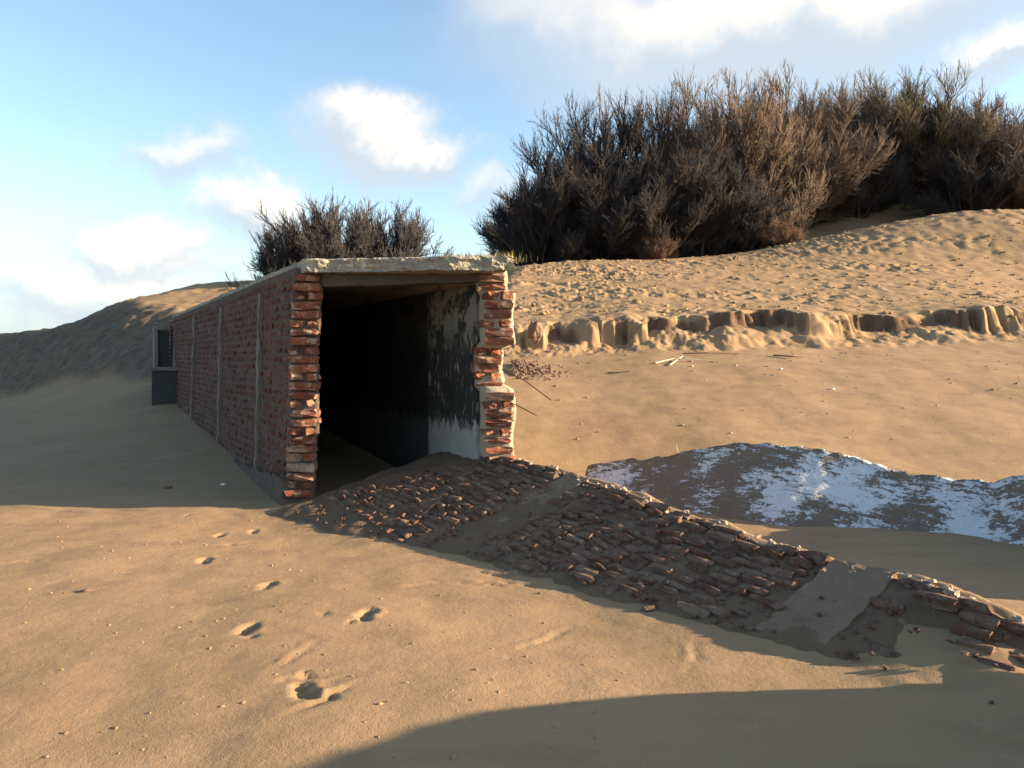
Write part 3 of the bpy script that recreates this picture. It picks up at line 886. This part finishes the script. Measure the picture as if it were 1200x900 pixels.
rb_box('sill', (-0.10, -0.10, -0.3), (0.14, 0.3, 0.62), 'concrete_grey', pier, seed=3)
q = px_at(196, 484, 16.4)
blk = empty('concrete_block', (q[0], 16.4, hz(q[0], 16.4) - 0.05), 0.35)
tag(blk, 'dark squat concrete block on the shaded sand below the pale-edged pier', 'block', kind='thing')
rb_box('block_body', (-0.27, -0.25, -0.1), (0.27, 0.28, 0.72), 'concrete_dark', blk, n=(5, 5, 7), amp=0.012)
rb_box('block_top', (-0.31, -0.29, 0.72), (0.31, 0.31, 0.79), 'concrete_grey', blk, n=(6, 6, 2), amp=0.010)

# ------------------------------------------------------------------ shrubs
def segs_to_mesh(name, S, mat):
    """S: (n,8) p0 p1 r0 r1 -> three-sided tapered sticks"""
    S = np.asarray(S, float)
    p0, p1, r0, r1 = S[:, :3], S[:, 3:6], S[:, 6:7], S[:, 7:8]
    d = p1 - p0; d /= np.linalg.norm(d, axis=1, keepdims=True) + 1e-9
    ref = np.where(np.abs(d[:, 2:3]) < 0.9, np.array([[0, 0, 1.0]]), np.array([[1.0, 0, 0]]))
    a = np.cross(d, ref); a /= np.linalg.norm(a, axis=1, keepdims=True); b = np.cross(d, a)
    ring = [(math.cos(q), math.sin(q)) for q in (0.3, 0.3 + 2.094, 0.3 + 4.189)]
    V = np.stack([p0 + (a * c + b * s_) * r0 for c, s_ in ring] + [p1 + (a * c + b * s_) * r1 for c, s_ in ring], 1)
    n = len(S); base = np.arange(n)[:, None] * 6
    Fq = np.concatenate([base + np.array([[0, 1, 4, 3]]), base + np.array([[1, 2, 5, 4]]), base + np.array([[2, 0, 3, 5]])])
    me = fast_mesh(name, V.reshape(-1, 3), Fq, True)
    me.materials.append(M[mat])
    return me
def shrub_segments(seed, Rx, H, stems, dens=1.0, upright=0.6):
    r = np.random.RandomState(seed)
    limbs, twigs = [], []
    def rot_dir(d, ang):
        q = r.normal(size=3); q -= d * (q @ d); q /= np.linalg.norm(q) + 1e-9
        o = d * math.cos(ang) + q * math.sin(ang)
        return o / np.linalg.norm(o)
    for i in range(stems):
        az = 2 * math.pi * (i + r.rand()) / stems
        tilt = math.radians(8 + 68 * r.rand() ** 0.8)
        d = np.array([math.cos(az) * math.sin(tilt), math.sin(az) * math.sin(tilt), math.cos(tilt)])
        p = np.array([math.cos(az), math.sin(az), 0]) * Rx * 0.22 * r.rand() + np.array([0, 0, -0.25])
        reach = 1.0 / math.sqrt((math.sin(tilt) / Rx) ** 2 + (math.cos(tilt) / H) ** 2) * r.uniform(0.88, 1.0)
        nseg = 7; rad = 0.055 * H / 3.5
        for k in range(nseg):
            L = reach / nseg * 0.97
            d = d + r.normal(size=3) * 0.085 + np.array([0, 0, 0.02]); d /= np.linalg.norm(d)
            p2 = p + d * L
            ra, rb_ = rad * (1 - k / nseg) + 0.006, rad * (1 - (k + 1) / nseg) + 0.006
            limbs.append((*p, *p2, ra, rb_))
            if k >= 1:
                for _ in range(max(1, int(round(r.uniform(2.0, 3.6) * dens * (0.5 + 0.85 * k / nseg))))):
                    bd = rot_dir(d, r.uniform(0.4, 1.05)) + np.array([0, 0, 0.30 * upright]); bd /= np.linalg.norm(bd)
                    bp = p + (p2 - p) * r.rand(); bl = reach * r.uniform(0.12, 0.24)
                    nb = 4
                    for m in range(nb):
                        bd = bd + r.normal(size=3) * 0.10 + np.array([0, 0, 0.14 * upright]); bd /= np.linalg.norm(bd)
                        b2 = bp + bd * bl / nb * 1.25
                        limbs.append((*bp, *b2, 0.012 * (1 - m / nb) + 0.005, 0.012 * (1 - (m + 1) / nb) + 0.005))
                        for _ in range(r.randint(3, 5)):
                            td = rot_dir(bd, r.uniform(0.25, 0.75)) + np.array([0, 0, 0.30 * upright]); td /= np.linalg.norm(td)
                            tp = bp + (b2 - bp) * r.rand(); tl = r.uniform(0.20, 0.48) * H / 3.5
                            t2 = tp + td * tl * 0.5
                            td2 = td + r.normal(size=3) * 0.08 + np.array([0, 0, 0.12]); td2 /= np.linalg.norm(td2)
                            t3 = t2 + td2 * tl * 0.5
                            twigs.append((*tp, *t2, 0.009, 0.007)); twigs.append((*t2, *t3, 0.007, 0.0032))
                            for _ in range(r.randint(2, 5)):
                                f = r.uniform(0.2, 0.95); q0 = tp + (t3 - tp) * f
                                qd = rot_dir(td2, r.uniform(0.3, 0.7)) + np.array([0, 0, 0.2]); qd /= np.linalg.norm(qd)
                                twigs.append((*q0, *(q0 + qd * tl * r.uniform(0.25, 0.55)), 0.0066, 0.003))
                        bp = b2
            p = p2
    return limbs, twigs
proto = {}
def shrub_proto(key, seed, Rx, H, stems, dens):
    l, t = shrub_segments(seed, Rx, H, stems, dens)
    proto[key] = (segs_to_mesh('limbs', l, 'bark'), segs_to_mesh('twigs', t, 'twig_grey'))
shrub_proto('A', 101, 2.6, 4.3, 26, 1.25)
shrub_proto('B', 102, 2.2, 4.0, 22, 1.3)
shrub_proto('C', 103, 2.4, 3.6, 24, 1.3)
shrub_proto('W', 104, 3.05, 2.95, 78, 1.4)
rsn = random.Random(77)
def shrub(kind, mat, X, Y, s, label, group, sz=1.0, dz=-0.1, sx=1.0, z=None):
    zz = hz(X, Y) if z is None else z
    o = empty('tamarisk_shrub', (X, Y, zz + dz), rsn.uniform(0, 6.28) if kind != 'W' else 0.5)
    o.scale = (s * sx, s, s * sz)
    tag(o, label, 'shrub', group)
    lm, tms = proto[kind]
    link('trunk', lm, None, o); cr = link('crown', tms, None, o)
    cr.material_slots[0].link = 'OBJECT'; cr.material_slots[0].material = M[mat]
    return o
def at_px(px, Y): return (px - 600) / F * Y
G = 'bare tamarisk shrubs of the thicket on the dune'
# small round shrub behind the tunnel roof
shrub('W', 'twig_grey', at_px(412, 20.5), 20.5, 0.88, 'wide rounded bare shrub showing above the tunnel roof, apart from the thicket', None, 1.12, dz=-0.1)
big = [ # kind, material, px, Y, size, tall, label
    ('C', 'twig_grey', 638, 30.3, 0.95, 0.95, 'leftmost dark shrub of the thicket, with bare branches reaching left over the roof'),
    ('A', 'twig_grey', 680, 32.0, 1.15, 1.10, 'dark grey shrub second from the left end of the thicket, open twigs against blue sky'),
    ('B', 'twig_grey', 705, 30.4, 1.0, 1.0, 'dark lower shrub at the thicket foot, just right of its left end'),
    ('A', 'twig_grey', 722, 33.0, 1.22, 1.18, 'tall dark shrub with spiky bare tops left of the brown crowns'),
    ('C', 'twig_grey', 760, 30.6, 1.0, 1.05, 'dark shrub at the thicket foot, below the spiky bare tops'),
    ('A', 'twig_brown', 775, 33.4, 1.25, 1.2, 'brown shrub rising to the left shoulder of the thicket'),
    ('B', 'twig_grey', 815, 30.8, 1.05, 1.0, 'dark shrub at the thicket foot below the brown left shoulder'),
    ('B', 'twig_brown', 825, 33.6, 1.3, 1.2, 'brown shrub just left of the thicket summit'),
    ('A', 'twig_olive', 868, 35.6, 1.22, 1.16, 'tallest olive-brown shrub at the summit of the thicket'),
    ('C', 'twig_brown', 872, 32.6, 1.25, 1.2, 'brown shrub in front of the tallest crown'),
    ('C', 'twig_grey', 862, 30.8, 0.85, 0.8, 'dark low shrub on the lit dune edge at the middle of the thicket'),
    ('A', 'twig_brown', 925, 35.0, 1.15, 1.12, 'brown shrub right of the summit with a rounded top'),
    ('B', 'twig_brown', 905, 35.4, 1.1, 1.1, 'brown shrub above the shaded sand slope'),
    ('C', 'twig_brown', 968, 38.0, 1.15, 1.0, 'brown shrub left of the dip in the thicket skyline'),
    ('B', 'twig_olive', 998, 38.6, 1.15, 1.0, 'olive shrub at the dip in the thicket skyline'),
    ('C', 'twig_grey', 955, 35.6, 0.95, 0.95, 'dark shrub right above the shaded sand hollow'),
    ('B', 'twig_grey', 1000, 35.6, 0.9, 0.95, 'dark shrub between the shaded sand hollow and the rough sand mound'),
    ('A', 'twig_olive', 1045, 37.0, 1.15, 1.05, 'olive-topped shrub right of the skyline dip'),
    ('C', 'twig_grey', 1040, 37.8, 1.15, 1.0, 'dark grey shrub above the rough sand mound'),
    ('B', 'twig_grey', 1090, 37.0, 1.15, 1.0, 'dark shrub above the crest of the sand mound, left of a brown one'),
    ('B', 'twig_brown', 1120, 36.5, 1.2, 1.1, 'brown shrub above the right of the sand mound'),
    ('A', 'twig_grey', 1135, 34.6, 0.95, 0.9, 'dark low shrub behind the crest of the sand mound'),
    ('A', 'twig_brown', 1180, 36.4, 1.15, 1.1, 'brown shrub at the right edge of the photograph'),
    ('C', 'twig_grey', 1190, 34.6, 1.0, 0.9, 'dark low shrub at the right edge behind the mound'),
    ('B', 'twig_russet', 766, 29.0, 0.36, 1.0, 'small russet shrub low on the dark left half of the thicket'),
    ('B', 'twig_russet', 905, 29.8, 0.42, 1.0, 'small russet shrub at the thicket foot beside the shaded sand slope'),
]
for (k, m, px, Y, s, tall, lab) in big:
    shrub(k, m, at_px(px, Y), Y, s * (1.0 if s < 0.6 else 1.13), lab, G, tall * 1.04)
for (k, m, px, Y, s) in (('C', 'twig_grey', 660, 31.6, 1.1), ('B', 'twig_grey', 690, 33.6, 1.2), ('C', 'twig_grey', 735, 31.8, 1.2), ('B', 'twig_grey', 755, 34.6, 1.3), ('C', 'twig_brown', 790, 32.2, 1.3), ('C', 'twig_brown', 800, 35.2, 1.35), ('A', 'twig_brown', 845, 34.4, 1.2), ('C', 'twig_olive', 895, 36.8, 1.25), ('C', 'twig_brown', 940, 37.2, 1.2), ('B', 'twig_grey', 1015, 38.4, 1.2), ('C', 'twig_olive', 1065, 38.2, 1.25), ('C', 'twig_brown', 1150, 37.4, 1.25), ('A', 'twig_brown', 820, 37.5, 1.1), ('B', 'twig_grey', 700, 35.0, 1.1), ('A', 'twig_grey', 655, 33.5, 0.9), ('C', 'twig_olive', 930, 39, 1.1), ('A', 'twig_brown', 1010, 39.0, 1.1), ('C', 'twig_brown', 1075, 39.0, 1.1), ('B', 'twig_olive', 1150, 39.0, 1.1), ('A', 'twig_brown', 1250, 37, 1.15), ('B', 'twig_grey', 1320, 38, 1.15), ('C', 'twig_brown', 1260, 34, 0.9), ('A', 'twig_grey', 1400, 38, 1.15)):
    c_ = {'twig_grey': 'dark grey', 'twig_brown': 'brown', 'twig_olive': 'olive'}[m]
    side_ = 'left half' if px < 850 else ('right half' if px < 1200 else 'far right end')
    shrub(k, m, at_px(px, Y), Y, s, c_ + ' rear shrub in the ' + side_ + ' of the thicket behind nearer crowns', 'rear ' + c_ + ' shrubs in the ' + side_ + ' of the thicket')

# ------------------------------------------------------------------ small things on the sand
def clod(name, loc, size, mat, seed):
    bm = bmesh.new(); bmesh.ops.create_icosphere(bm, subdivisions=3, radius=1)
    for v in bm.verts:
        n = v.co.normalized()
        f = 1 + 0.35 * mnoise.noise(n * 1.6 + Vector((seed, 0, 0))) + 0.16 * mnoise.noise(n * 4.5 + Vector((seed, 3, 0)))
        v.co = Vector((n.x * size[0], n.y * size[1], n.z * size[2])) * f
    me = bpy.data.meshes.new(name); bm.to_mesh(me); bm.free()
    return link(name, me, M[mat], None, loc)
q = px_at(627, 388, 14.3)
tag(clod('earth_clod', (q[0], 14.3, q[2]), (0.13, 0.15, 0.20), 'earth', 4), 'dark clod of earth stuck in the sand scarp beside the tunnel', 'clod')
r = random.Random(9)
vs, fs, n = [], [], 0
ico = bmesh.new(); bmesh.ops.create_icosphere(ico, subdivisions=1, radius=1)
iv = np.array([v.co[:] for v in ico.verts]); ifc = np.array([[v.index for v in f.verts] for f in ico.faces]); ico.free()
for _ in range(420):
    px = 600 + abs(r.gauss(0, 26)); Y = 13.3 + r.gauss(0, 0.32) - (px - 600) * 0.004
    X = at_px(px, Y); s = r.uniform(0.012, 0.04)
    zz = hz(X, Y) + 0.10 * math.exp(-((px - 608) / 22) ** 2 - ((Y - 13.3) / .35) ** 2)
    vs.append(iv * np.array([s, s * r.uniform(.6, 1), s * r.uniform(.5, .9)]) + np.array([X, Y, zz])); fs.append(ifc + n); n += len(iv)
tag(link('rubble_gravel', fast_mesh('rubble_gravel', np.concatenate(vs), np.concatenate(fs), False), M['earth']), 'low heap of dark gravel at the scarp foot beside the doorway', 'gravel', kind='stuff')

def stick(pixels, label, mat='wood', r0=0.010, group='sticks on the sand', lift=0.0, name='driftwood_stick'):
    pts = []
    for (px, py, Y, up) in pixels:
        X = at_px(px, Y); pts.append(Vector((X, Y, hz(X, Y) + up)))
    o = tube(name, [tuple(p - pts[0]) for p in pts], r0, r0 * 0.5, mat, None, 5)
    o.location = pts[0]
    tag(o, label, 'stick', group)
stick([(768, 0, 13.35, .02), (790, 0, 13.5, .05), (836, 0, 13.45, .03)], 'longest bleached stick on the flat sand below the scarp', r0=0.016)
stick([(785, 0, 13.2, .02), (800, 0, 13.7, .06)], 'short bleached stick crossing the longest one', r0=0.012)
stick([(800, 0, 14.1, .03), (830, 0, 14.0, .05), (866, 0, 14.05, .02)], 'dark twig lying along the foot of the scarp', 'wood_dark', 0.012)
stick([(906, 0, 13.9, .02), (930, 0, 13.7, .04), (942, 0, 13.75, .03)], 'dark stick below the deep scarp hollow at the centre right', 'wood_dark', 0.016)
stick([(712, 0, 12.9, .01), (738, 0, 12.8, .03)], 'short dark stick on the sand left of the bleached ones', 'wood_dark', 0.012)
stick([(797, 0, 8.6, -.02), (795, 0, 8.58, .10), (793, 0, 8.55, .19)], 'thin pale reed standing upright behind the whitewashed slab', 'wood', 0.005)
for i, (px, py, Y, s, lab) in enumerate(((976, 456, 11.6, .035, 'white shell alone on the flat sand right of centre'), (860, 607, 5.9, .03, 'pale shell fragment beside the fallen brick wall'), (915, 425, 12.9, .03, 'small pale shell below the right half of the scarp'), (260, 566, 8.6, .03, 'tiny pale shell on the shaded sand beside the tunnel'))):
    X = at_px(px, Y)
    tag(clod('shell', (X, Y, hz(X, Y) + s * 0.3), (s, s * .7, s * .5), 'shell', 20 + i), lab, 'shell')
for i, (px, py, s, lab) in enumerate(((196, 578, .035, 'dark scrap of seaweed on the shaded sand left of the doorway'), (760, 718, .03, 'brick fragment in the shade below the toppled wall'), (100, 693, .02, 'tiny dark pebble on the sunlit sand at far left'))):
    p = on_plane(px, py)
    tag(clod('fragment', (p.x, p.y, hz(p.x, p.y) + s * 0.3), (s * 1.5, s, s * .6), 'earth', 40 + i), lab, 'fragment')

def scatter(name, n, pick, size, mat, seed, label, cat):
    r_ = random.Random(seed); P, D_ = [], []
    for _ in range(n):
        X, Y = pick(r_); P.append((X, Y)); k_ = size[0] + (size[1] - size[0]) * r_.random() ** 2.5
        D_.append((k_ * r_.uniform(.8, 1.8), k_ * r_.uniform(.6, 1.2), k_ * r_.uniform(.4, .8), r_.uniform(0, 3.1)))
    A = np.array(P); Z = height(A[:, 0].copy(), A[:, 1].copy()); vs_, fs_, c_ = [], [], 0
    for (X, Y), z_, (a_, b2, c2, an) in zip(P, Z, D_):
        q_ = iv * (1 + 0.3 * np.array([[r_.uniform(-1, 1)] for _k in iv])) * np.array([a_, b2, c2])
        q_ = np.stack([q_[:, 0] * math.cos(an) - q_[:, 1] * math.sin(an), q_[:, 0] * math.sin(an) + q_[:, 1] * math.cos(an), q_[:, 2]], -1)
        vs_.append(q_ + np.array([X, Y, z_ + c2 * 0.25])); fs_.append(ifc + c_); c_ += len(iv)
    o_ = link(name, fast_mesh(name, np.concatenate(vs_), np.concatenate(fs_), False), M[mat])
    tag(o_, label, cat, kind='stuff')
def on_dune(r_):
    Y = r_.uniform(15.8, 30); return (r_.uniform(0.0, 0.72) * Y, Y)
scatter('sand_clods', 1100, on_dune, (0.012, 0.075), 'sand', 401, 'small clods of trampled sand strewn over the lit dune', 'sand clods')
def on_beach(r_):
    Y = 9 + 5.4 * r_.random() ** 0.7; return (r_.uniform(0.02, 0.7) * Y, Y)
scatter('beach_litter', 260, on_beach, (0.006, 0.028), 'pebble', 402, 'scattered grit and shell bits on the flat sand below the scarp', 'grit')
def near_sand(r_):
    Y = 2.8 + 4.4 * r_.random(); return (r_.uniform(-0.68, 0.15) * Y, Y)
scatter('sand_crumbs', 500, near_sand, (0.003, 0.011), 'sand', 403, 'crumbs of sand on the sunlit foreground', 'sand crumbs')
